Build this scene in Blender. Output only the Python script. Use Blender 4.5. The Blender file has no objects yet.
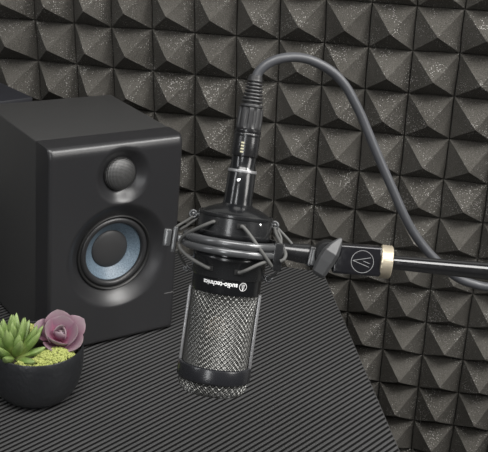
import bpy, bmesh, math, random
from mathutils import Vector, Matrix, noise
random.seed(7)
S = bpy.context.scene
COL = S.collection
PI = math.pi

# ---------------------------------------------------------------- camera
CAM_POS = Vector((0.15059, -1.14216, 1.25882))
CAM_R = Vector((0.977914, 0.192381, 0.081700))      # right
CAM_D = Vector((0.146976, -0.355040, -0.923225))    # down
CAM_F = Vector((-0.148604, 0.914842, -0.375474))    # forward
cd = bpy.data.cameras.new('camera')
cam = bpy.data.objects.new('camera', cd); COL.objects.link(cam)
m = Matrix((CAM_R, -CAM_D, -CAM_F)).transposed().to_4x4()
m.translation = CAM_POS
cam.matrix_world = m
cd.sensor_fit = 'HORIZONTAL'; cd.sensor_width = 36.0
cd.lens = 996.754 / 488 * 36.0
cd.clip_start = 0.02; cd.clip_end = 50
S.camera = cam

# ---------------------------------------------------------------- light
w = bpy.data.worlds.new('studio'); S.world = w; w.use_nodes = True
w.node_tree.nodes['Background'].inputs[0].default_value = (1.0, 0.99, 0.97, 1)
w.node_tree.nodes['Background'].inputs[1].default_value = 0.06

def area(name, loc, target, sx, sy, power, color=(1, 1, 1)):
    l = bpy.data.lights.new(name, 'AREA'); l.shape = 'RECTANGLE'
    l.size = sx; l.size_y = sy; l.energy = power; l.color = color
    o = bpy.data.objects.new(name, l); COL.objects.link(o)
    o.location = loc
    o.rotation_euler = (Vector(target) - Vector(loc)).to_track_quat('-Z', 'Y').to_euler()
    return o
area('overhead_softbox', (0.25, -1.20, 2.60), (0.05, -0.1, 0.95), 1.5, 0.9, 42, (1.0, 0.985, 0.96))
area('overhead_strip', (1.15, -0.50, 2.10), (-0.1, -0.25, 0.95), 1.0, 0.18, 24, (1.0, 0.985, 0.96))
area('side_softbox', (1.10, -0.80, 1.45), (0.05, -0.3, 0.8), 0.4, 0.6, 6, (1.0, 0.98, 0.95))
area('left_strip_light', (-0.95, -1.35, 1.75), (0.0, -0.4, 0.95), 0.12, 0.9, 4.0, (0.97, 0.98, 1.0))
area('front_strip_light', (-0.12, -1.75, 1.30), (0.04, -0.5, 0.97), 0.16, 0.9, 4.5, (0.98, 0.99, 1.0))

S.view_settings.view_transform = 'Standard'
S.view_settings.look = 'None'
S.view_settings.gamma = 1
S.view_settings.use_curve_mapping = False
S.view_settings.exposure = 0.0

# ---------------------------------------------------------------- materials
class NT:
    def __init__(self, name):
        self.m = bpy.data.materials.new(name); self.m.use_nodes = True
        self.t = self.m.node_tree; self.b = self.t.nodes['Principled BSDF']
    def n(self, typ, **kw):
        nd = self.t.nodes.new(typ)
        for k, v in kw.items(): setattr(nd, k, v)
        return nd
    def l(self, a, b): self.t.links.new(a, b)
    def coord(self, which='Object'):
        return self.n('ShaderNodeTexCoord').outputs[which]
    def noise(self, scale, detail=3, rough=.5, vec=None):
        nd = self.n('ShaderNodeTexNoise'); nd.inputs['Scale'].default_value = scale
        nd.inputs['Detail'].default_value = detail; nd.inputs['Roughness'].default_value = rough
        self.l(vec if vec is not None else self.coord(), nd.inputs['Vector'])
        return nd.outputs['Fac']
    def ramp(self, fac, stops):
        r = self.n('ShaderNodeValToRGB'); cr = r.color_ramp
        while len(cr.elements) < len(stops): cr.elements.new(0.5)
        for e, (p, c) in zip(cr.elements, stops):
            e.position = p; e.color = (*c, 1) if not isinstance(c, (int, float)) else (c, c, c, 1)
        self.l(fac, r.inputs[0]); return r.outputs[0]
    def math(self, op, a, b=None, clamp=False):
        nd = self.n('ShaderNodeMath', operation=op); nd.use_clamp = clamp
        for i, v in enumerate((a, b)):
            if v is None: continue
            if isinstance(v, (int, float)): nd.inputs[i].default_value = v
            else: self.l(v, nd.inputs[i])
        return nd.outputs[0]
    def bump(self, h, strength, dist):
        nd = self.n('ShaderNodeBump'); nd.inputs['Strength'].default_value = strength
        nd.inputs['Distance'].default_value = dist; self.l(h, nd.inputs['Height'])
        self.l(nd.outputs[0], self.b.inputs['Normal'])
    def set(self, **kw):
        names = dict(color='Base Color', rough='Roughness', metal='Metallic', spec='Specular IOR Level', sss='Subsurface Weight', coat='Coat Weight', sheen='Sheen Weight')
        for k, v in kw.items():
            s = self.b.inputs[names[k]]
            if k == 'color' and isinstance(v, tuple): s.default_value = (*v, 1)
            elif isinstance(v, (int, float)): s.default_value = v
            else: self.l(v, s)
        return self

def plain(name, color, rough, metal=0, spec=.5, nscale=300, nstr=.05, ndist=.0003):
    t = NT(name); f = t.noise(nscale, 3)
    r = t.ramp(f, [(.3, max(0, rough - .04)), (.7, min(1, rough + .04))])
    t.set(color=color, rough=r, metal=metal, spec=spec)
    if nstr: t.bump(f, nstr, ndist)
    return t.m

M = {}
# acoustic foam: porous charcoal with cell-membrane glints painted in as pale flecks
t = NT('acoustic_foam')
co = t.coord()
fine = t.noise(900, 2, .6, co)
blot = t.noise(14, 3, .5, co)
vor = t.n('ShaderNodeTexVoronoi'); vor.inputs['Scale'].default_value = 620; t.l(co, vor.inputs['Vector'])
patch = t.noise(30, 2, .5, co)
glint = t.math('LESS_THAN', vor.outputs['Distance'], t.math('MULTIPLY', t.math('SUBTRACT', patch, .27, True), .9))
sep = t.n('ShaderNodeSeparateColor'); t.l(vor.outputs['Color'], sep.inputs[0])
glint = t.math('MULTIPLY', glint, t.math('GREATER_THAN', sep.outputs[0], .66))
base = t.ramp(t.math('ADD', t.math('MULTIPLY', fine, .7), t.math('MULTIPLY', blot, .3)), [(.36, (.045, .042, .037)), (.66, (.118, .112, .101))])
mx = t.n('ShaderNodeMix', data_type='RGBA'); t.l(glint, mx.inputs[0]); t.l(base, mx.inputs[6]); mx.inputs[7].default_value = (.42, .41, .39, 1)
t.set(color=mx.outputs[2], rough=.95, spec=.15)
t.bump(fine, .8, .0016)
M['foam'] = t.m

# ribbed carbon-look desk surface: stripes every 5.3 mm
t = NT('carbon_desk')
co = t.coord()
mp = t.n('ShaderNodeMapping'); t.l(co, mp.inputs['Vector'])
mp.inputs['Rotation'].default_value = (0, 0, -math.radians(59.5))
sx = t.n('ShaderNodeSeparateXYZ'); t.l(mp.outputs[0], sx.inputs[0])
ph = t.math('FRACT', t.math('DIVIDE', sx.outputs[1], .0053))
tri = t.math('ABSOLUTE', t.math('SUBTRACT', ph, .5))          # 0 centre of bar, .5 in groove
bar = t.ramp(tri, [(.20, 1.0), (.32, 0.0)])
u = t.math('SINE', t.math('MULTIPLY', t.math('ADD', sx.outputs[0], sx.outputs[1]), 2 * PI / .0018))
tw = t.math('MULTIPLY', u, .10)
br = t.math('ADD', bar, tw, True)
t.set(color=t.ramp(br, [(0, (.003, .003, .003)), (1, (.068, .068, .069))]), rough=t.ramp(bar, [(0, .62), (1, .42)]), spec=t.ramp(bar, [(0, .15), (1, .55)]))
t.bump(bar, .35, .0006)
M['desk'] = t.m
M['desk_edge'] = plain('desk_edge', (.06, .06, .06), .4)
M['desk_leg'] = plain('desk_leg', (.02, .02, .02), .4)
M['wall'] = plain('painted_wall', (.3, .3, .29), .9)
M['floor'] = plain('dark_floor', (.05, .048, .045), .6, nscale=20)

M['cab'] = plain('black_vinyl', (.034, .034, .034), .42, spec=.5, nscale=1400, nstr=.10)
M['baffle'] = plain('satin_black_plastic', (.019, .019, .0205), .33, spec=.5, nscale=1600, nstr=.03)
M['rubber'] = plain('rubber_surround', (.018, .018, .019), .38, spec=.5)
M['ring'] = plain('driver_frame', (.012, .012, .012), .45)
t = NT('blue_woven_cone')
co = t.coord()
f = t.noise(700, 2, .7, co)
t.set(color=t.ramp(f, [(.3, (.060, .088, .118)), (.7, (.145, .195, .24))]), rough=.42, spec=.5); t.bump(f, .3, .0004)
M['cone'] = t.m
M['dust_cap'] = plain('dust_cap', (.028, .028, .029), .5)
t = NT('tweeter_grille')
co = t.coord()
sx = t.n('ShaderNodeSeparateXYZ'); t.l(co, sx.inputs[0])
k = 2 * PI / .0026
a = t.math('SINE', t.math('MULTIPLY', t.math('ADD', sx.outputs[0], sx.outputs[2]), k))
b = t.math('SINE', t.math('MULTIPLY', t.math('SUBTRACT', sx.outputs[0], sx.outputs[2]), k))
h = t.math('ADD', t.math('MULTIPLY', t.math('MULTIPLY', a, b), .5), .5)
t.set(color=t.ramp(h, [(.40, (.004, .004, .004)), (.62, (.15, .15, .15))]), rough=.4, metal=t.ramp(h, [(.35, 0), (.65, .6)]))
t.bump(h, .5, .0004)
M['tgrille'] = t.m
M['navy'] = plain('navy_card', (.007, .0075, .011), .6)
M['foot'] = plain('rubber_foot', (.01, .01, .01), .8)
M['mark'] = plain('grey_print', (.12, .12, .12), .5)

M['mic'] = plain('black_microphone_metal', (.007, .0075, .0085), .20, metal=.0, spec=.7, nscale=2500, nstr=.02)
M['mic_band'] = plain('black_satin_band', (.012, .0125, .015), .26, spec=.75, nscale=2500, nstr=.04)
M['mesh'] = plain('steel_mesh_wire', (.13, .13, .125), .36, metal=.8, nstr=0)
M['bar'] = plain('grey_grille_bar', (.24, .24, .245), .36, metal=.5)
M['core'] = plain('dark_mesh_lining', (.010, .010, .010), .9)
M['capsule'] = plain('brass_capsule', (.60, .46, .32), .45, metal=.3)
M['white'] = plain('white_print', (.80, .80, .80), .5, nstr=0)
M['silver'] = plain('silver_screw', (.7, .7, .7), .25, metal=1)
M['shock'] = plain('black_cradle_plastic', (.013, .0135, .0145), .24, spec=.75, nscale=1800, nstr=.06)
M['ringmetal'] = plain('gunmetal_ring', (.070, .072, .075), .24, metal=.2, spec=.9)
M['band'] = plain('grey_elastic_cord', (.080, .080, .077), .65, nscale=3000, nstr=.3)
M['slot'] = plain('slot_shade', (.004, .004, .004), .8)  # near-black colour for the shade inside the cradle slots
M['knobm'] = plain('grey_wing_knob', (.050, .051, .053), .40, spec=.5)
M['gloss'] = plain('gloss_black_paint', (.010, .010, .012), .16, spec=.6, nstr=0)
M['emblem'] = plain('silver_emblem', (.42, .42, .42), .35, metal=.5)
M['tube'] = plain('polished_black_tube', (.010, .010, .011), .14, spec=.9, nstr=0)
M['brass'] = plain('champagne_brass', (.70, .62, .48), .36, metal=.75)
M['cord'] = plain('grey_cable_jacket', (.050, .052, .058), .42, spec=.5)
M['xlr'] = plain('black_connector_metal', (.010, .010, .011), .26, spec=.7)
M['xlr_rubber'] = plain('black_connector_rubber', (.022, .022, .023), .42, spec=.5)
M['yellow'] = plain('pale_print', (.55, .52, .36), .5, nstr=0)

t = NT('black_hammered_bowl'); f = t.noise(130, 2, .5)
t.set(color=(.014, .015, .017), rough=.38, spec=.6); t.bump(f, .35, .002)
M['bowl'] = t.m
M['soil'] = plain('dark_soil', (.03, .024, .016), .95, nscale=400, nstr=.6, ndist=.002)
def leafmat(name, c0, c1, c2, rough, sss):
    t = NT(name)
    at = t.n('ShaderNodeAttribute', attribute_name='along')
    f = t.noise(120, 3, .6)
    g = t.math('ADD', at.outputs['Fac'], t.math('MULTIPLY', t.math('SUBTRACT', f, .5), .5), True)
    t.set(color=t.ramp(g, [(0, c0), (.55, c1), (1, c2)]), rough=rough, spec=.4, sss=sss)
    t.b.inputs['Subsurface Radius'].default_value = (.004, .005, .002)
    return t.m
M['green'] = leafmat('green_succulent_leaf', (.42, .47, .17), (.125, .20, .05), (.25, .33, .125), .40, .12)
M['pink'] = leafmat('mauve_succulent_leaf', (.36, .09, .17), (.22, .115, .16), (.24, .185, .20), .55, .08)
t = NT('chartreuse_moss'); f = t.noise(600, 3, .7)
t.set(color=t.ramp(f, [(.3, (.19, .22, .05)), (.7, (.47, .50, .18))]), rough=.9, spec=.2); t.bump(f, .8, .001)
M['moss'] = t.m

# ---------------------------------------------------------------- helpers
def obj(name, bm, mat, parent=None, smooth=True, angle=40):
    me = bpy.data.meshes.new(name)
    bmesh.ops.recalc_face_normals(bm, faces=bm.faces)
    bm.to_mesh(me); bm.free()
    if smooth:
        for p in me.polygons: p.use_smooth = True
        try: me.set_sharp_from_angle(angle=math.radians(angle))
        except Exception: pass
    if mat is not None: me.materials.append(mat)
    o = bpy.data.objects.new(name, me); COL.objects.link(o)
    if parent: o.parent = parent
    return o
def tag(o, label, cat=None, group=None, kind=None):
    if label: o['label'] = label
    if cat: o['category'] = cat
    if group: o['group'] = group
    if kind: o['kind'] = kind
    return o
def empty(name, label, cat, mat=None):
    o = bpy.data.objects.new(name, None); COL.objects.link(o); o.empty_display_size = .02
    if mat is not None: o.matrix_world = mat
    return tag(o, label, cat)
def grid_faces(bm, rows, closed_u=True, cap0=False, cap1=False):
    vs = [[bm.verts.new(p) for p in r] for r in rows]
    for i in range(len(vs) - 1):
        n = len(vs[i])
        for j in range(n if closed_u else n - 1):
            k = (j + 1) % n
            bm.faces.new((vs[i][j], vs[i][k], vs[i + 1][k], vs[i + 1][j]))
    if cap0: bm.faces.new(vs[0][::-1])
    if cap1: bm.faces.new(vs[-1])
    return vs
def lathe(bm, prof, seg=64, axis='z', cap0=True, cap1=True, c=(0, 0, 0), loop=False):
    """prof: (radius, height) pairs; axis z: height along +z; axis y: height along +y"""
    rows = []
    pr = list(prof) + ([prof[0]] if loop else [])
    for r, h in pr:
        row = []
        for j in range(seg):
            a = 2 * PI * j / seg
            if axis == 'z': row.append((c[0] + r * math.cos(a), c[1] + r * math.sin(a), c[2] + h))
            else: row.append((c[0] + r * math.cos(a), c[1] + h, c[2] + r * math.sin(a)))
        rows.append(row)
    grid_faces(bm, rows, True, cap0 and not loop, cap1 and not loop)
    if loop: bmesh.ops.remove_doubles(bm, verts=bm.verts, dist=1e-7)
def crom(pts, n=6):
    P = [Vector(p) for p in pts]; P = [2 * P[0] - P[1]] + P + [2 * P[-1] - P[-2]]
    out = []
    for i in range(1, len(P) - 2):
        a, b, c, d = P[i - 1:i + 3]
        for k in range(n):
            s = k / n
            out.append(.5 * (2 * b + (c - a) * s + (2 * a - 5 * b + 4 * c - d) * s * s + (3 * b - a - 3 * c + d) * s ** 3))
    out.append(P[-2]); return out
def tube(bm, pts, r, seg=12, cap=True, flat=1.0):
    P = [Vector(p) for p in pts]; rows = []
    T = (P[1] - P[0]).normalized(); up = Vector((0, 0, 1)) if abs(T.z) < .9 else Vector((0, 1, 0))
    N = (up - T * up.dot(T)).normalized()
    for i, p in enumerate(P):
        T = (P[min(i + 1, len(P) - 1)] - P[max(i - 1, 0)]).normalized()
        N = (N - T * N.dot(T)).normalized(); B = T.cross(N)
        rr = r[i] if isinstance(r, (list, tuple)) else r
        rows.append([p + rr * (math.cos(2 * PI * j / seg) * N + flat * math.sin(2 * PI * j / seg) * B) for j in range(seg)])
    grid_faces(bm, rows, True, cap, cap)
def box(bm, c, s, rot=None, bevel=0.0, seg=2):
    r = bmesh.ops.create_cube(bm, size=1.0)
    vs = r['verts']
    for v in vs:
        v.co = Vector((v.co.x * s[0], v.co.y * s[1], v.co.z * s[2]))
    if bevel:
        es = list({e for v in vs for e in v.link_edges})
        g = bmesh.ops.bevel(bm, geom=es, offset=bevel, segments=seg, profile=.5, affect='EDGES')
        vs = list({v for f in g['faces'] for v in f.verts} | {v for v in vs if v.is_valid})
    for v in vs:
        p = v.co
        if rot is not None: p = rot @ p
        v.co = p + Vector(c)

# ---------------------------------------------------------------- the setting
KW = 1.03                                   # foam pitch 51.5 mm
def wall_frame(u, v, n):
    """u right along the wall, v up, n out of the wall (m)"""
    a, tl = 0.0425, 0.0903
    x = u * math.cos(a) - v * math.sin(a); z = u * math.sin(a) + v * math.cos(a); y = -n
    y, z = math.cos(tl) * y - math.sin(tl) * z, math.sin(tl) * y + math.cos(tl) * z
    p = Vector((x, y, z + .8321))
    return CAM_POS + KW * (p - CAM_POS)
def slab(name, u0, u1, v0, v1, n0, n1, mat):
    bm = bmesh.new()
    c = [bm.verts.new(wall_frame(u, v, n)) for n in (n0, n1) for (u, v) in ((u0, v0), (u1, v0), (u1, v1), (u0, v1))]
    for f in ((0, 1, 2, 3), (4, 5, 6, 7), (0, 1, 5, 4), (1, 2, 6, 5), (2, 3, 7, 6), (3, 0, 4, 7)): bm.faces.new([c[i] for i in f])
    return obj(name, bm, mat, smooth=False)
tag(slab('wall_back', -1.6, 1.6, -.80, 1.2, -.012, -.10, M['wall']), None, kind='structure')
bm = bmesh.new(); box(bm, (0, -.9, -.02), (4, 4, .04))
tag(obj('floor', bm, M['floor'], smooth=False), None, kind='structure')

# pyramid foam covering the wall
cd_ = {0: .077, 1: .055, 2: -.024, 3: -.032, 4: -.015, 5: -.022, 6: -.03, 7: -.005, 8: .003, 9: -.01, 10: .014, 11: .042}
rd_ = {0: -.006, 1: -.008, 2: -.005, 3: .015, 4: .035, 5: .044, 6: 0, 7: .012, 8: -.014, 9: -.044, 10: -.022, 11: .059}
def foam():
    bm = bmesh.new(); H = .0335
    FR = [0, .016, .12, .26, .40, .5, .60, .74, .88, .984]; n = len(FR)
    C0, C1, R0, R1 = -6, 17, -5, 16
    gu = lambda c: (c + cd_.get(c, 0) - 6) * .05
    gv = lambda r: -(r + rd_.get(r, 0) - 5) * .05
    cache = {}
    def V(i, j):                                   # global lattice in n-ths of a cell
        if (i, j) in cache: return cache[(i, j)]
        c, fu = divmod(i, n); r, fv = divmod(j, n); fu = FR[fu]; fv = FR[fv]
        u = gu(C0 + c) * (1 - fu) + gu(C0 + c + 1) * fu
        v = gv(R0 + r) * (1 - fv) + gv(R0 + r + 1) * fv
        d = max(abs(2 * fu - 1), abs(2 * fv - 1))
        h = H * (1 - d) if d < .99 else -.005
        h = h - .0012 * max(0, 1 - (1 - h / H) * 6)     # softened tip
        jit = noise.noise_vector(Vector((u * 22, v * 22, 0))) * .0012
        cache[(i, j)] = bm.verts.new(wall_frame(u + jit.x, v + jit.y, h + jit.z * .5))
        return cache[(i, j)]
    NU, NV = (C1 - C0) * n, (R1 - R0) * n
    for i in range(NU):
        for j in range(NV):
            a, b, c, d = V(i, j), V(i + 1, j), V(i + 1, j + 1), V(i, j + 1)
            qu = (i % n + .5) / n - .5; qv = (j % n + .5) / n - .5
            if qu * qv > 0: bm.faces.new((a, b, c)); bm.faces.new((a, c, d))
            else: bm.faces.new((a, b, d)); bm.faces.new((b, c, d))
    # solid sheet behind the pyramids
    edge = [V(i, 0) for i in range(NU)] + [V(NU, j) for j in range(NV)] + [V(i, NV) for i in range(NU, 0, -1)] + [V(0, j) for j in range(NV, 0, -1)]
    u0, u1, v0, v1 = gu(C0), gu(C1), gv(R0), gv(R1)
    e2 = []
    for (i, j) in [(i, 0) for i in range(NU)] + [(NU, j) for j in range(NV)] + [(i, NV) for i in range(NU, 0, -1)] + [(0, j) for j in range(NV, 0, -1)]:
        e2.append(bm.verts.new(wall_frame(u0 + (u1 - u0) * i / NU, v0 + (v1 - v0) * j / NV, -.0118)))
    for k in range(len(edge)):
        q = (k + 1) % len(edge); bm.faces.new((edge[k], edge[q], e2[q], e2[k]))
    bm.faces.new(e2)
    o = obj('acoustic_foam', bm, M['foam'], smooth=True, angle=18)
    tag(o, 'charcoal grey pyramid acoustic foam covering the whole wall behind the desk', 'acoustic foam')
foam()

# ---------------------------------------------------------------- desk
DZ = .75
def desk():
    root = empty('desk', 'black desk with diagonal grey carbon-look stripes under the speaker and planter', 'desk', Matrix.Translation((-.1, -.4, 0)))
    off = Vector((.1, .4, 0))
    out = [(.0705, -.0115), (-.75, -.062), (-.75, -.85), (.334, -.85)]
    rad = .004; poly = []
    for i, p in enumerate(out):                   # rounded corners
        p = Vector(p); a = Vector(out[i - 1]); b = Vector(out[(i + 1) % 4])
        p0 = p + (a - p).normalized() * rad; p1 = p + (b - p).normalized() * rad
        for k in range(5):
            s = k / 4; poly.append((1 - s) ** 2 * p0 + 2 * s * (1 - s) * p + s * s * p1)
    bm = bmesh.new()
    rows = []
    cen = Vector((-.2, -.4))
    for ins, z in ((.0, DZ - .018), (.0, DZ - .0012), (.0004, DZ - .0003), (.0012, DZ)):
        rows.append([Vector((*(p + (cen - p).normalized() * ins), z)) + off for p in poly])
    grid_faces(bm, rows, True, True, True)
    obj('desktop', bm, M['desk'], root, smooth=False)
    bm = bmesh.new()
    rows = [[Vector((*(p + (cen - p).normalized() * i_), z)) + off for p in poly] for i_, z in ((-.0012, DZ - .018), (-.0012, DZ - .0016), (-.0007, DZ - .0006), (.0001, DZ - .0004), (.0001, DZ - .018))]
    grid_faces(bm, rows + [rows[0]], True); bmesh.ops.remove_doubles(bm, verts=bm.verts, dist=1e-7)
    tag(obj('edge_trim', bm, M['desk_edge'], root), 'thin grey trim along the desk edge')
    for x, y in ((-.70, -.12), (-.70, -.80), (.0, -.12), (.22, -.80)):
        bm = bmesh.new(); box(bm, (x + .1, y + .4, (DZ - .018) / 2), (.05, .05, DZ - .018), bevel=.003)
        obj('leg', bm, M['desk_leg'], root)
desk()

# ---------------------------------------------------------------- studio monitor
def speaker():
    W, D, H = .1435, .1595, .2172
    mat = Matrix.Translation((-.1177, -.2700, DZ - .0005)) @ Matrix.Rotation(.78524, 4, 'Z')
    root = empty('studio_speaker', 'black studio monitor speaker with a blue-grey woofer cone, standing on the desk', 'speaker', mat)
    F = .003                                       # feet height
    TW, WO = (0.0060, .1822), (0.0040, .0980)
    RT, RS, RB = .0105, .0042, .0042               # edge radii: top, sides, bottom
    def edge_drop(e, r):
        if e >= r: return 0
        return r - math.sqrt(max(0, r * r - (r - e) ** 2))
    def ss(a, b, x):
        s = min(1, max(0, (x - a) / (b - a))); return .65 * s + .35 * s * s * (3 - 2 * s)
    def depth(x, z):
        y = edge_drop(W / 2 - abs(x), RS)
        y = max(y, 0) + edge_drop(H - z, RT) * .62 + edge_drop(z - F, RB)
        r = math.hypot(x - TW[0], z - TW[1]); y1 = .0095 * (1 - ss(.0160, .0290, r))
        r = math.hypot(x - WO[0], z - WO[1]); y2 = .0110 * (1 - ss(.0400, .0560, r))
        if r < .0380: y2 = .026
        return y + max(y1, y2)
    def spread(lo, hi, rlo, rhi, step):
        a = [lo + rlo * (1 - math.cos(PI / 2 * k / 6)) for k in range(7)]
        b = [hi - rhi * (1 - math.cos(PI / 2 * k / 6)) for k in range(7)][::-1]
        n = int((b[0] - a[-1]) / step)
        return a + [a[-1] + (b[0] - a[-1]) * k / n for k in range(1, n)] + b
    xs = spread(-W / 2, W / 2, RS, RS, .0014); zs = spread(F, H, RB, RT, .0014)
    # rounded outline: pull the corner columns in a little
    bm = bmesh.new()
    vs = []
    for z in zs:
        row = []
        for x in xs:
            row.append(bm.verts.new((x, depth(x, z), z)))
        vs.append(row)
    for j in range(len(zs) - 1):
        for i in range(len(xs) - 1):
            bm.faces.new((vs[j][i], vs[j][i + 1], vs[j + 1][i + 1], vs[j + 1][i]))
    loop = vs[0][:] + [r[-1] for r in vs[1:]] + vs[-1][-2::-1] + [r[0] for r in vs[-2:0:-1]]
    back = [bm.verts.new((v.co.x, .0300, v.co.z)) for v in loop]
    for k in range(len(loop)):
        q = (k + 1) % len(loop); bm.faces.new((loop[k], loop[q], back[q], back[k]))
    bm.faces.new(back)
    obj('front_baffle', bm, M['baffle'], root, angle=50)
    bm = bmesh.new()
    box(bm, (0, (.0304 + D) / 2, (F + H) / 2), (W - .0006, D - .0304, H - F - .0006), bevel=.0016, seg=3)
    obj('cabinet', bm, M['cab'], root)
    # tweeter
    tw = bpy.data.objects.new('tweeter', None)
    bm = bmesh.new()
    lathe(bm, [(.0176, .0098), (.0176, .0078), (.0170, .0070), (.0162, .0076)], 48, 'y', False, False, (TW[0], 0, TW[1]))
    two = obj('tweeter', bm, M['ring'], root)
    bpy.data.objects.remove(tw)
    bm = bmesh.new()
    prof = [((.0167) * math.sin(PI / 2 * k / 12) + 1e-5, .0080 - .0080 * math.cos(PI / 2 * k / 12)) for k in range(13)]
    lathe(bm, prof, 48, 'y', True, False, (TW[0], 0, TW[1]))
    tag(obj('grille', bm, M['tgrille'], two), 'domed perforated tweeter grille')
    # woofer: frame ring > surround, cone, dust cap
    c = (WO[0], 0, WO[1])
    bm = bmesh.new()
    lathe(bm, [(.0408, .0125), (.0408, .0096), (.0402, .0084), (.0392, .0080), (.0384, .0088), (.0374, .0105), (.0374, .0210)], 72, 'y', False, False, c)
    wo = obj('woofer', bm, M['ring'], root)
    bm = bmesh.new()
    prof = [(.0377, .0155)] + [(.0342 + .0036 * math.cos(a), .0125 - .0042 * math.sin(a)) for a in [PI * k / 12 for k in range(13)]] + [(.0302, .0132), (.0295, .0152)]
    lathe(bm, prof, 72, 'y', False, False, c)
    obj('surround', bm, M['rubber'], wo)
    bm = bmesh.new()
    lathe(bm, [(.0308, .0122), (.0302, .0122), (.027, .0150), (.022, .0192), (.0180, .0222)], 72, 'y', False, False, c)
    tag(obj('cone', bm, M['cone'], wo), 'blue-grey woven woofer cone')
    bm = bmesh.new()
    prof = [(.0200 * math.sin(PI / 2 * k / 10) + 1e-5, .0206 - .0040 * math.cos(PI / 2 * k / 10)) for k in range(11)]
    lathe(bm, prof, 64, 'y', True, False, c)
    obj('dust_cap', bm, M['dust_cap'], wo)
    bm = bmesh.new(); box(bm, (.0645, -.00005, .0452), (.011, .0004, .0007))
    tag(obj('printed_mark', bm, M['mark'], root), 'faint grey dash near the lower right edge')
    for x in (-.05, .05):
        for y in (.025, .135):
            bm = bmesh.new(); lathe(bm, [(.006, 0), (.0065, .001), (.0065, F + .0005)], 24, 'z', True, True, (x, y, 0))
            obj('foot', bm, M['foot'], root)
speaker()

def storage_box():
    a = Vector((-.2522, -.1530)); d = Vector((-.112, .083)).normalized(); wv = Vector((-d.y, -d.x)).normalized()
    wv = Vector((d.y, -d.x)) * -1
    root = empty('storage_box', 'dark navy box with only its top corner showing behind the speaker at the far left', 'box', Matrix.Translation((*(a + d * .07 + wv * .033), DZ)) @ Matrix.Rotation(math.atan2(d.y, d.x), 4, 'Z'))
    bm = bmesh.new(); box(bm, (0, 0, .0985), (.138, .064, .197), bevel=.002)
    obj('body', bm, M['navy'], root)
    bm = bmesh.new(); box(bm, (0, 0, .206), (.140, .066, .018), bevel=.0015)
    obj('lid', bm, M['navy'], root)
storage_box()

# ---------------------------------------------------------------- microphone (own frame: x right, y away from the viewer, z up the stem)
MIC = Matrix(((0.988869, -0.148723, 0.004329, 0.040116), (0.140295, 0.941731, 0.305712, -0.506815), (-0.049543, -0.301702, 0.952114, 0.986252), (0, 0, 0, 1)))
def cyl(phi, r, t):                                # phi in degrees, 0 towards the viewer
    a = math.radians(phi); return Vector((r * math.sin(a), -r * math.cos(a), t))
def weave(bm, prof, N, turn_per_m, wr, amp, npts, side=4):
    """plain weave of two families of spiral wires on a surface of revolution"""
    L = [0]
    for i in range(1, len(prof)): L.append(L[-1] + math.dist(prof[i], prof[i - 1]))
    def at(s):
        for i in range(1, len(L)):
            if s <= L[i] or i == len(L) - 1:
                k = (s - L[i - 1]) / (L[i] - L[i - 1])
                r = prof[i - 1][0] * (1 - k) + prof[i][0] * k; h = prof[i - 1][1] * (1 - k) + prof[i][1] * k
                dr, dh = prof[i][0] - prof[i - 1][0], prof[i][1] - prof[i - 1][1]; q = math.hypot(dr, dh)
                return r, h, (-dh / q, dr / q)     # outward normal for profiles running downwards
    for sgn in (1, -1):
        for k in range(N):
            pts = []
            for i in range(npts):
                s = L[-1] * i / (npts - 1)
                r, h, nrm = at(s)
                ph = 2 * PI * k / N + sgn * turn_per_m * s
                wv = math.cos(N * turn_per_m * s + (PI * k) + (0 if sgn > 0 else PI)) * amp
                rr = r + nrm[0] * wv; pts.append((rr * math.sin(ph), -rr * math.cos(ph), h + nrm[1] * wv))
            tube(bm, pts, wr, side, False)
def text_on_cylinder(name, body, size, r, phi0, t0, mat, parent, flip=True, bold=.0):
    cu = bpy.data.curves.new(name, 'FONT'); cu.body = body; cu.size = size; cu.align_x = 'LEFT'; cu.align_y = 'BOTTOM_BASELINE'
    cu.offset = bold; cu.extrude = 0
    to = bpy.data.objects.new(name, cu); COL.objects.link(to)
    bpy.context.view_layer.update()
    me = bpy.data.meshes.new_from_object(to.evaluated_get(bpy.context.evaluated_depsgraph_get()))
    bpy.data.objects.remove(to)
    bm = bmesh.new(); bm.from_mesh(me); bpy.data.meshes.remove(me)
    return bm

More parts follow.
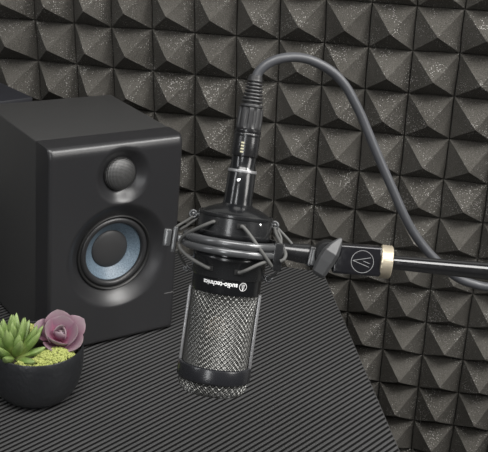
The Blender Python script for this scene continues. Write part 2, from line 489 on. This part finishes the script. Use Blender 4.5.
def mic():
    root = empty('condenser_microphone', 'black side-address condenser microphone hanging upside down in the shock mount', 'microphone', MIC)
    bm = bmesh.new()
    lathe(bm, [(.0070, .0590), (.0086, .0588), (.0087, .0520), (.0091, .0512), (.0095, .0500), (.0098, .0495), (.0099, .0300), (.0103, .0258),
               (.0118, .0246), (.0150, .0236), (.0200, .0215), (.0232, .0196), (.0242, .0184), (.0245, .0170),
               (.0245, -.0350), (.0241, -.0358), (.0226, -.0360)], 80)
    body = obj('body', bm, M['mic'], root)
    bm = bmesh.new()
    lathe(bm, [(.0099, .0500), (.0102, .0494), (.0102, .0482), (.0098, .0478)], 48, 'z', False, False)
    tag(obj('collar', bm, M['bar'], root), 'bright ring on the stem')
    for ph, r, t, nm in ((-9, .0099, .0427, 'screw'),):
        bm = bmesh.new(); p = cyl(ph, r - .0002, t)
        lathe(bm, [(.0013, .0004), (.0013, -.0002), (.0009, -.0006)], 20, 'y', True, True)
        bmesh.ops.rotate(bm, verts=bm.verts, cent=(0, 0, 0), matrix=Matrix.Rotation(math.radians(ph), 3, 'Z'))
        bmesh.ops.translate(bm, verts=bm.verts, vec=p)
        tag(obj('screw', bm, M['silver'], root), 'small silver screw')
    # woven head grille
    bm = bmesh.new()
    weave(bm, [(.0230, -.0356), (.0230, -.0892)], 74, 1 / .0230, .00041, .00030, 96)
    tag(obj('head_grille', bm, M['mesh'], root), 'woven steel mesh grille')
    bm = bmesh.new(); lathe(bm, [(.0135, -.0358), (.0135, -.0990)], 48)
    obj('lining', bm, M['core'], root)
    bm = bmesh.new()
    lathe(bm, [(.0075, -.0195), (.0069, -.0200), (.0001, -.0200)], 40, 'y', False, False, (-.0030, 0, -.0600))
    lathe(bm, [(.0075, -.0195), (.0075, -.010)], 40, 'y', False, True, (-.0030, 0, -.0600))
    bmesh.ops.remove_doubles(bm, verts=bm.verts, dist=1e-6)
    tag(obj('capsule', bm, M['capsule'], root), 'brass-coloured capsule glimpsed through the mesh')
    for ph in (-92, 88):
        bm = bmesh.new()
        box(bm, (0, 0, 0), (.0066, .0022, .0545), bevel=.0005)
        bmesh.ops.rotate(bm, verts=bm.verts, cent=(0, 0, 0), matrix=Matrix.Rotation(math.radians(ph), 3, 'Z'))
        bmesh.ops.translate(bm, verts=bm.verts, vec=cyl(ph, .0247, -.0628))
        obj('side_bar', bm, M['bar'], root)
    bm = bmesh.new()
    lathe(bm, [(.0226, -.0880), (.0252, -.0880), (.0259, -.0884), (.0262, -.0893), (.0262, -.0972), (.0259, -.0982), (.0252, -.0987), (.0230, -.0987)], 80, 'z', False, False)
    obj('end_band', bm, M['mic_band'], root)
    prof = [(.0240, -.0984), (.0240, -.1005)] + [(.0190 + .0050 * math.cos(a), -.1010 - .0072 * math.sin(a)) for a in [PI / 2 * k / 6 for k in range(7)]] + [(.012, -.1096), (.007, -.1104)]
    bm = bmesh.new(); weave(bm, prof, 66, 1 / .0235, .00042, .00030, 50)
    tag(obj('end_cap', bm, M['mesh'], root), 'woven steel mesh end cap')
    bm = bmesh.new(); lathe(bm, [(.0225, -.0985), (.0225, -.1005), (.0205, -.1050), (.0170, -.1072), (.007, -.1085), (.0002, -.1086)], 48)
    obj('cap_lining', bm, M['core'], root)
    # lettering, upside down because the microphone hangs
    R_ = .0249
    def bend(bm, phi0, t0):                        # plane (x, y) -> cylinder, turned 180 degrees
        for v in bm.verts:
            ph = phi0 - math.degrees(v.co.x / R_)
            v.co = cyl(ph, R_ + .00005, t0 - v.co.y)
    cu = bpy.data.curves.new('lettering', 'FONT'); cu.body = 'audio-technica'; cu.size = .0046; cu.offset = .00010
    to = bpy.data.objects.new('lettering', cu); COL.objects.link(to)
    bpy.context.view_layer.update()
    me = bpy.data.meshes.new_from_object(to.evaluated_get(bpy.context.evaluated_depsgraph_get()))
    bpy.data.objects.remove(to)
    bm = bmesh.new(); bm.from_mesh(me); bpy.data.meshes.remove(me)
    xmax = max(v.co.x for v in bm.verts)
    for v in bm.verts: v.co.x *= .0250 / xmax
    bmesh.ops.subdivide_edges(bm, edges=[e for e in bm.edges if e.calc_length() > .0015], cuts=2)
    bend(bm, 19, -.0272)
    tag(obj('lettering', bm, M['white'], body, smooth=False), 'white maker lettering printed upside down')
    bm = bmesh.new(); emblem(bm, .0029, .00032, 90)
    bend(bm, 28.5, -.0289)
    obj('emblem', bm, M['white'], body, smooth=False)

def emblem(bm, r, wd, rot):
    """round maker's mark in the x-y plane: ring with three strokes"""
    n = 40
    ci = [bm.verts.new(((r - wd) * math.cos(2 * PI * k / n), (r - wd) * math.sin(2 * PI * k / n), 0)) for k in range(n)]
    co = [bm.verts.new((r * math.cos(2 * PI * k / n), r * math.sin(2 * PI * k / n), 0)) for k in range(n)]
    for k in range(n):
        q = (k + 1) % n; bm.faces.new((ci[k], co[k], co[q], ci[q]))
    a = math.radians(rot)
    for (x0, y0, x1, y1) in ((-.85, .06, .62, -.44), (-.85, .06, .70, .40), (.08, .06, .66, -.12)):
        if rot: (x0, y0), (x1, y1) = (y0, -x0), (y1, -x1)          # apex up
        d = Vector((x1 - x0, y1 - y0)).normalized() * wd * .5; nx, ny = -d.y, d.x
        p = [(x0 * r + nx, y0 * r + ny), (x1 * r + nx, y1 * r + ny), (x1 * r - nx, y1 * r - ny), (x0 * r - nx, y0 * r - ny)]
        N_ = 5; top = []; bot = []
        for k in range(N_ + 1):
            s = k / N_
            top.append(bm.verts.new((p[0][0] * (1 - s) + p[1][0] * s, p[0][1] * (1 - s) + p[1][1] * s, 0)))
            bot.append(bm.verts.new((p[3][0] * (1 - s) + p[2][0] * s, p[3][1] * (1 - s) + p[2][1] * s, 0)))
        for k in range(N_): bm.faces.new((top[k], top[k + 1], bot[k + 1], bot[k]))
mic()

# ---------------------------------------------------------------- shock mount
def shock_mount():
    root = empty('shock_mount', 'black elastic shock mount with outer ring and wing knob gripping the microphone', 'shock mount', MIC)
    bm = bmesh.new()
    lathe(bm, [(.0247, .0192), (.0258, .0192), (.0264, .0186), (.0264, .0168), (.0262, .0164), (.0258, .0162), (.0258, .0060), (.0262, .0056), (.0262, .0034), (.0257, .0026), (.0247, .0026)], 80, loop=True)
    cr = obj('cradle', bm, M['shock'], root)
    bm = bmesh.new()
    lathe(bm, [(.0247, -.0100), (.0255, -.0100), (.0260, -.0106), (.0260, -.0130), (.0257, -.0134), (.0257, -.0244), (.0252, -.0252), (.0247, -.0252)], 80, loop=True)
    obj('cradle', bm, M['shock'], root)
    # outer ring with two beads
    bm = bmesh.new(); pr = []
    for zc in (-.0000, -.0056):
        pr += [(.0328 + .0022 * math.cos(a), zc + .0027 * math.sin(a)) for a in [PI * .5 - PI * k / 8 for k in range(9)]]
    pr += [(.0306, -.0083), (.0306, .0027)]
    lathe(bm, pr, 96, loop=True)
    obj('outer_ring', bm, M['ringmetal'], root, angle=60)
    # posts that carry the cords
    posts = {'l': (-.0445, -.001, -.0050), 'r': (.0325, -.0155, -.0055), 'b': (.012, .0385, -.004)}
    for k, (x, y, z) in posts.items():
        bm = bmesh.new()
        if k == 'l':
            box(bm, (x + .0042, y, z), (.0032, .0085, .0180), bevel=.0006)
            box(bm, (x - .0008, y, z + .0006), (.0060, .0075, .0125), bevel=.0012)
            box(bm, (x + .0085, y + .002, z + .001), (.0060, .0050, .0050), bevel=.0006)
        elif k == 'r':
            box(bm, (x, y, z), (.0068, .0042, .0185), Matrix.Rotation(math.radians(8), 3, 'Z'), bevel=.0006)
            box(bm, (x - .003, y + .005, z + .001), (.006, .0080, .0050), Matrix.Rotation(math.radians(40), 3, 'Z'), bevel=.0006)
        else:
            box(bm, (x, y, z), (.0070, .0080, .0180), bevel=.0008)
        obj('cord_post', bm, M['ringmetal'] if k != 'r' else M['shock'], root)
    # pegs on the cradles
    for (x, y, z), r0 in (((-.0300, .0070, .0140), 1), ((-.0297, .0080, -.0250), .8), ((.0280, .0070, .0140), 1), ((.0290, .0000, -.0235), .9)):
        d = Vector((x, y, 0)).normalized(); bm = bmesh.new()
        tube(bm, [d * .0262 + Vector((0, 0, z)), Vector((x, y, z)) + d * .0003], .0014, 12)
        v = Vector((x, y, z))
        pts = [v + Vector((.0024 * math.cos(a) * r0, -.0010, .0024 * math.sin(a) * r0)) for a in [2 * PI * k / 16 for k in range(17)]]
        tube(bm, pts, .0010 * r0, 10)
        lathe(bm, [(.0013, .0006), (.0013, -.0018), (.0008, -.0022)], 14, 'y', True, True, (x, y, z))
        obj('cord_peg', bm, M['ringmetal'], root)
    bm = bmesh.new(); lathe(bm, [(.0012, .0002), (.0012, -.0003), (.0008, -.0006)], 20, 'y', True, True)
    bmesh.ops.rotate(bm, verts=bm.verts, cent=(0, 0, 0), matrix=Matrix.Rotation(math.radians(43), 3, 'Z'))
    bmesh.ops.translate(bm, verts=bm.verts, vec=cyl(43, .0259, .0142))
    tag(obj('screw', bm, M['silver'], root), 'tiny silver screw')
    # slots: black boxes standing in for the shade inside uncut openings
    for ph, t in ((-32, .0126), (11, .0122), (-30, -.0190), (17, -.0190)):
        bm = bmesh.new(); box(bm, (0, 0, 0), (.0064, .0009, .0036), bevel=.0002)
        bmesh.ops.rotate(bm, verts=bm.verts, cent=(0, 0, 0), matrix=Matrix.Rotation(math.radians(ph), 3, 'Z'))
        bmesh.ops.translate(bm, verts=bm.verts, vec=cyl(ph, .0259, t))
        obj('slot', bm, M['slot'], root)
    # elastic cords
    c1 = .00125
    cords = [
        [cyl(-31, .0266, .0126), cyl(-33, .0275, .0124), (-.0215, -.0215, .0085), (-.0300, -.0150, .0025), (-.0350, -.0085, -.0030), (-.0362, -.0060, -.0080), (-.0335, -.0110, -.0112), (-.0260, -.0185, -.0150), cyl(-32, .0275, -.0188), cyl(-29, .0266, -.0190)],
        [(-.0300, .0060, .0120), (-.0340, .0035, .0085), (-.0395, .0005, .0042), (-.0408, -.0035, .0015)],
        [(-.0270, .0075, .0110), (-.0330, .0050, .0055), (-.0380, .0030, .0015)],
        [(-.0375, -.0040, -.0120), (-.0345, .0010, -.0175), (-.0305, .0075, -.0235)],
        [cyl(10, .0266, .0122), cyl(13, .0275, .0122), (.0115, -.0275, .0075), (.0195, -.0280, -.0010), (.0262, -.0245, -.0085), (.0290, -.0215, -.0120)],
        [(.0265, -.0225, -.0085), (.0200, -.0270, -.0115), (.0130, -.0280, -.0160), cyl(18, .0275, -.0188), cyl(16, .0266, -.0190)],
        [(.0280, .0055, .0120), (.0300, -.0020, .0080), (.0345, -.0110, .0020), (.0375, -.0165, -.0025), (.0370, -.0190, -.0060), (.0345, -.0195, -.0080)],
        [(.0300, .0065, .0125), (.0350, .0060, .0085), (.0405, .0050, .0040), (.0420, .0045, .0025)],
        [(.0305, .0045, .0110), (.0335, .0020, .0060), (.0340, .0000, .0010)],
        [(.0345, -.0150, -.0130), (.0330, -.0085, -.0180), (.0285, -.0010, -.0235)],
    ]
    for i, c in enumerate(cords):
        bm = bmesh.new(); tube(bm, crom(c, 6), c1 if i in (0, 4, 5, 6) else c1 * .85, 10)
        obj('elastic_cord', bm, M['band'], root)
    # arm from the ring to the swivel
    bm = bmesh.new()
    tube(bm, crom([(.0318, .006, -.0025), (.038, .0068, -.0030), (.046, .0080, -.0033), (.0545, .0090, -.0033)], 4), [.0052 + .0022 * k / 12 for k in range(13)], 20)
    obj('arm', bm, M['shock'], root)
    bm = bmesh.new()
    rz = Matrix.Rotation(math.radians(4), 3, 'Y')
    box(bm, (.0590, .0080, -.0042), (.0094, .0150, .0145), rz, bevel=.0012)
    sw = obj('swivel', bm, M['shock'], root)
    bm = bmesh.new(); box(bm, (.0590, -.0003, -.0042), (.0052, .0024, .0112), rz, bevel=.0006)
    obj('swivel_pad', bm, M['ringmetal'], sw)
    bm = bmesh.new()
    lathe(bm, [(.0098, .016), (.0098, -.004), (.0088, -.0052)], 40, 'y', True, True, (.0680, 0, -.0010))
    obj('pivot_disc', bm, M['shock'], root)
    # wing knob: long faceted grip on a short shaft
    kn = bmesh.new()
    dirv = Vector((.0130, .0006, .0290)).normalized(); cen = Vector((.0680, -.0125, -.0016))
    side = dirv.cross(Vector((0, -1, 0))).normalized(); fr = side.cross(dirv).normalized()
    if fr.y > 0: fr = -fr
    secs = [(-.0150, .0034, .0004), (-.0128, .0052, .0030), (-.0030, .0064, .0052), (.0040, .0062, .0062), (.0100, .0042, .0032), (.0152, .0014, .0006), (.0160, .0004, .0003)]
    rows = []
    for s, wd, th in secs:
        c = cen + dirv * s
        bow = side * (-.0012 * (1 - (s / .018) ** 2))
        rows.append([c + bow + side * wd + fr * th * .2, c + bow + side * wd * .55 + fr * th, c + bow - side * wd * .75 + fr * th, c + bow - side * wd + fr * th * .3, c + bow - side * wd * .8 - fr * .004, c + bow + side * wd * .8 - fr * .004])
    grid_faces(kn, rows, True, True, True)
    bmesh.ops.bevel(kn, geom=list(kn.edges), offset=.0003, segments=1, affect='EDGES')
    k = obj('wing_knob', kn, M['knobm'], root, smooth=False)
    tag(k, 'grey faceted wing knob')
    bm = bmesh.new(); lathe(bm, [(.0040, -.0100), (.0040, -.0030)], 20, 'y', True, True, (.0680, 0, -.0018))
    obj('shaft', bm, M['shock'], k)
    # head block with emblem
    ex = Vector((.0414, -.0012, .0028)).normalized(); ez = Vector((0, 0, 1)); ey = ez.cross(ex).normalized(); ez = ex.cross(ey)
    R3 = Matrix((ex, ey, ez)).transposed()
    bm = bmesh.new(); bc = Vector((.0880, .0005, -.0010))
    box(bm, bc, (.0340, .0190, .0206), R3, bevel=.0018, seg=3)
    hb = obj('head_block', bm, M['gloss'], root)
    bm = bmesh.new(); emblem(bm, .0079, .00034, 0)
    for v in bm.verts: v.co = bc + R3 @ Vector((v.co.x + .0036, -.00956, v.co.y - .0006))
    tag(obj('emblem', bm, M['emblem'], hb, smooth=False), 'thin silver line emblem in a circle')
shock_mount()

# ---------------------------------------------------------------- boom arm
def boom():
    root = empty('boom_arm', 'glossy black boom arm tube with champagne knurled collar reaching in from the right', 'boom arm', MIC @ Matrix.Translation((.1085, 0, .0001)))
    o = Vector((.1085, 0, .0001))
    p0 = Vector((.1085, .0, .0001)); p1 = Vector((.1758, -.0110, .0045)); d = (p1 - p0).normalized()
    bm = bmesh.new()
    pts = [p0 - o + d * s for s in (-.003, 0, .004, .06, .12, .19, .30)]
    tube(bm, pts, [.0050, .0050, .0050, .0060, .0064, .0066, .0068], 40)
    obj('tube', bm, M['tube'], root)
    # collar lies square to the block
    bm = bmesh.new(); n = 40; ex = Vector((1, -.03, .02)).normalized()
    N = Vector((0, 0, 1)); N = (N - ex * N.dot(ex)).normalized(); B = ex.cross(N)
    rows = []
    xs = [(-.0042, .0096), (-.0042, .0106), (-.0036, .0112)] + [(-.0034 + .0068 * i / 7, None) for i in range(8)] + [(.0036, .0112), (.0042, .0106), (.0042, .0054)]
    for q, (x, r) in enumerate(xs):
        row = []
        for j in range(n):
            rr = r if r else .01110 + (.0007 if (j + q) % 2 else -.0004)
            a = 2 * PI * j / n
            row.append(ex * x + N * rr * math.cos(a) + B * rr * math.sin(a))
        rows.append(row)
    grid_faces(bm, rows, True, True, True)
    tag(obj('collar', bm, M['brass'], root, angle=5), 'champagne-coloured knurled metal collar')
boom()

# ---------------------------------------------------------------- cable
def cable():
    root = empty('microphone_cable', 'dark grey cable plugged into the microphone, arching over and down behind the boom arm', 'cable', MIC)
    pts = [(0.0002, -.0006, .1100), (0.0004, -.0006, .1140), (0.0014, -.0004, .1178), (.0043, -.0002, .1221), (.0091, .0005, .1263), (.0156, .0020, .1298), (.0238, .0050, .1322), (.0324, .0080, .1327), (.0404, .0110, .1314), (.0490, .0145, .1287), (.0567, .0175, .1247), (.0648, .0200, .1180), (.0721, .0225, .1090), (.0787, .0250, .1000), (.0847, .0270, .0905), (.0975, .0306, .0702), (.1100, .0341, .0512), (.1213, .0378, .0341), (.1305, .0419, .0223), (.1420, .0460, .0108), (.1566, .0501, -.0005), (.1734, .0544, -.0098), (.1865, .0580, -.0128), (.1973, .0591, -.0136), (.2214, .0594, -.0125), (.2811, .0605, -.004)]
    bm = bmesh.new(); tube(bm, crom(pts, 6), .0034, 16)
    obj('cord', bm, M['cord'], root)
    # connector
    bm = bmesh.new()
    prof = [(.0035, .1160), (.0046, .1155), (.0050, .1135)]
    for i in range(7):
        z = .1118 - i * .00235; r = .0050 + i * .00038
        prof += [(r, z + .0007), (r + .0003, z), (r, z - .0008), (r - .0016, z - .0010), (r - .0016, z - .0017)]
    prof += [(.0077, .0955), (.0079, .0950), (.0079, .0938), (.0070, .0930)]
    lathe(bm, prof, 40)
    obj('strain_relief', bm, M['xlr_rubber'], root, angle=30)
    bm = bmesh.new(); n = 80; rows = []
    for z, r, fl in ((.0932, .0070, 0), (.0930, .0084, 0), (.0922, .0087, 1), (.0900, .0088, 1), (.0830, .0090, 1), (.0800, .0090, 1), (.0785, .0090, 0), (.0778, .0086, 0)):
        rows.append([((r - fl * .0007 * (1 if (j % 8) < 3 else 0)) * math.cos(2 * PI * j / n), (r - fl * .0007 * (1 if (j % 8) < 3 else 0)) * math.sin(2 * PI * j / n), z) for j in range(n)])
    grid_faces(bm, rows, True, True, True)
    obj('grip', bm, M['xlr_rubber'], root)
    bm = bmesh.new()
    lathe(bm, [(.0080, .0779), (.0092, .0777), (.0093, .0758), (.0090, .0754), (.0093, .0750), (.0093, .0735), (.0091, .0731), (.0092, .0726), (.0092, .0606), (.0089, .0594), (.0080, .0592)], 48)
    sh = obj('connector_shell', bm, M['xlr'], root)
    for i in range(4):
        bm = bmesh.new(); z = .0685 - i * .0021
        box(bm, (0, 0, 0), (.0022, .00022, .0011)); 
        bmesh.ops.rotate(bm, verts=bm.verts, cent=(0, 0, 0), matrix=Matrix.Rotation(math.radians(-14), 3, 'Z'))
        bmesh.ops.translate(bm, verts=bm.verts, vec=cyl(-14, .0093, z))
        obj('printed_mark', bm, M['yellow'], sh, smooth=False)
cable()

# ---------------------------------------------------------------- planter
def leaf(bm, lay, base, d, up, L, wd, th, bend=.0, sharp=1.0, cup=0.0, seg=10, n=12):
    d = Vector(d).normalized(); up = Vector(up); up = (up - d * up.dot(d)).normalized(); sd = d.cross(up)
    rows = []; al = []
    p = Vector(base); ang = 0
    for i in range(n + 1):
        s = i / n
        prof = (math.sin(PI * min(1, (.12 + .88 * s) ** sharp)) ** .75) if s < 1 else 0.02
        prof = max(prof, .02)
        dd = (d * math.cos(ang) + up * math.sin(ang)); uu = (up * math.cos(ang) - d * math.sin(ang))
        row = []
        for j in range(seg):
            a = 2 * PI * j / seg
            x = math.cos(a) * wd * prof; z = math.sin(a) * th * prof ** .8
            if math.sin(a) > 0: z *= .55
            z += cup * (x / max(wd, 1e-6)) ** 2 * wd
            row.append(p + sd * x + uu * z)
        rows.append(row); al.append(s)
        p = p + dd * (L / n); ang += bend / n
    vs = grid_faces(bm, rows, True, True, True)
    for r, s in zip(vs, al):
        for v in r: v[lay] = s
def planter():
    O = Vector((-.1544, -.3841, DZ))
    root = empty('succulent_planter', 'round black bowl planted with green and mauve succulents on the desk corner', 'planter', Matrix.Translation(O))
    bm = bmesh.new()
    lathe(bm, [(.020, .0006), (.0255, .0002), (.0300, .0022), (.0355, .0080), (.0395, .0160), (.0420, .0260), (.0430, .0360), (.0430, .0460), (.0426, .0525), (.0420, .0534), (.0412, .0530), (.0408, .0500), (.0400, .0400), (.0300, .0360)], 72)
    obj('bowl', bm, M['bowl'], root)
    bm = bmesh.new(); lathe(bm, [(.0403, .0440), (.0395, .0462), (.025, .0480), (.0005, .0490)], 40)
    obj('soil', bm, M['soil'], root)
    rt = Vector((.981, .192, 0)).normalized(); aw = Vector((-.16, .987, 0)).normalized()
    def P(r, a_, z): return rt * r + aw * a_ + Vector((0, 0, z))
    # green rosette
    bm = bmesh.new(); lay = bm.verts.layers.float.new('along')
    c = P(-.0185, -.0130, .0460)
    rng = random.Random(3)
    for ring, (cnt, el, L, w_, th) in enumerate(((9, 16, .0320, .0049, .0046), (9, 36, .0350, .0048, .0045), (8, 54, .0350, .0045, .0042), (6, 70, .0330, .0041, .0039), (3, 83, .0290, .0034, .0032))):
        for k in range(cnt):
            az = 2 * PI * (k + .5 * (ring % 2)) / cnt + rng.uniform(-.16, .16)
            e = math.radians(el + rng.uniform(-8, 8))
            out = rt * math.cos(az) + aw * math.sin(az)
            d = out * math.cos(e) + Vector((0, 0, math.sin(e)))
            leaf(bm, lay, c + out * (.0030 - .0006 * ring) + Vector((0, 0, .0008 * ring)), d, Vector((0, 0, 1)) * math.cos(e) - out * math.sin(e), L * rng.uniform(.86, 1.08), w_, th, .30, 1.12)
    obj('green_succulent', bm, M['green'], root)
    # mauve rosette, turned towards the viewer
    bm = bmesh.new(); lay = bm.verts.layers.float.new('along')
    ax = (P(.22, -.50, .80)).normalized()
    c = P(.0195, .0060, .0555)
    e1 = (rt - ax * rt.dot(ax)).normalized(); e2 = ax.cross(e1)
    for ring, (cnt, el, L, w_, off) in enumerate(((5, 12, .0275, .0125, .000), (4, 40, .0245, .0125, .0010), (3, 60, .0170, .0075, .002), (3, 76, .0115, .0042, .003))):
        for i in range(cnt):
            az = 2 * PI * (i + .43 * ring) / cnt + .75 + rng.uniform(-.25, .25); e = math.radians(el + rng.uniform(-11, 11))
            out = e1 * math.cos(az) + e2 * math.sin(az)
            d = out * math.cos(e) + ax * math.sin(e)
            leaf(bm, lay, c + ax * off + out * .0015, d, ax * math.cos(e) - out * math.sin(e), L * rng.uniform(.88, 1.1), w_ * rng.uniform(.85, 1.1), .0016, .75, 1.9, .30, 14, 14)
    tube(bm, [c - ax * .001, c - Vector((0, 0, .012))], .003, 8)
    obj('mauve_succulent', bm, M['pink'], root)
    # moss mounds
    bm = bmesh.new()
    def mound(cx, ca, rx, ra, h, n, s):
        for _ in range(n):
            a = rng.uniform(0, 2 * PI); q = math.sqrt(rng.random())
            x, y = cx + rx * q * math.cos(a), ca + ra * q * math.sin(a)
            if math.hypot(x, y) > .0392: continue
            z = .0475 + h * (1 - q * q) + rng.uniform(-.001, .001)
            r = bmesh.ops.create_icosphere(bm, subdivisions=1, radius=s * rng.uniform(.7, 1.3))
            bmesh.ops.translate(bm, verts=r['verts'], vec=P(x, y, z))
    mound(.0215, -.0165, .0185, .0165, .0080, 480, .0017)
    mound(-.0080, .0270, .020, .010, .007, 160, .0019)
    mound(.004, -.030, .016, .008, .003, 120, .0016)
    mo = obj('moss', bm, M['moss'], root); mo['kind'] = 'stuff'
planter()
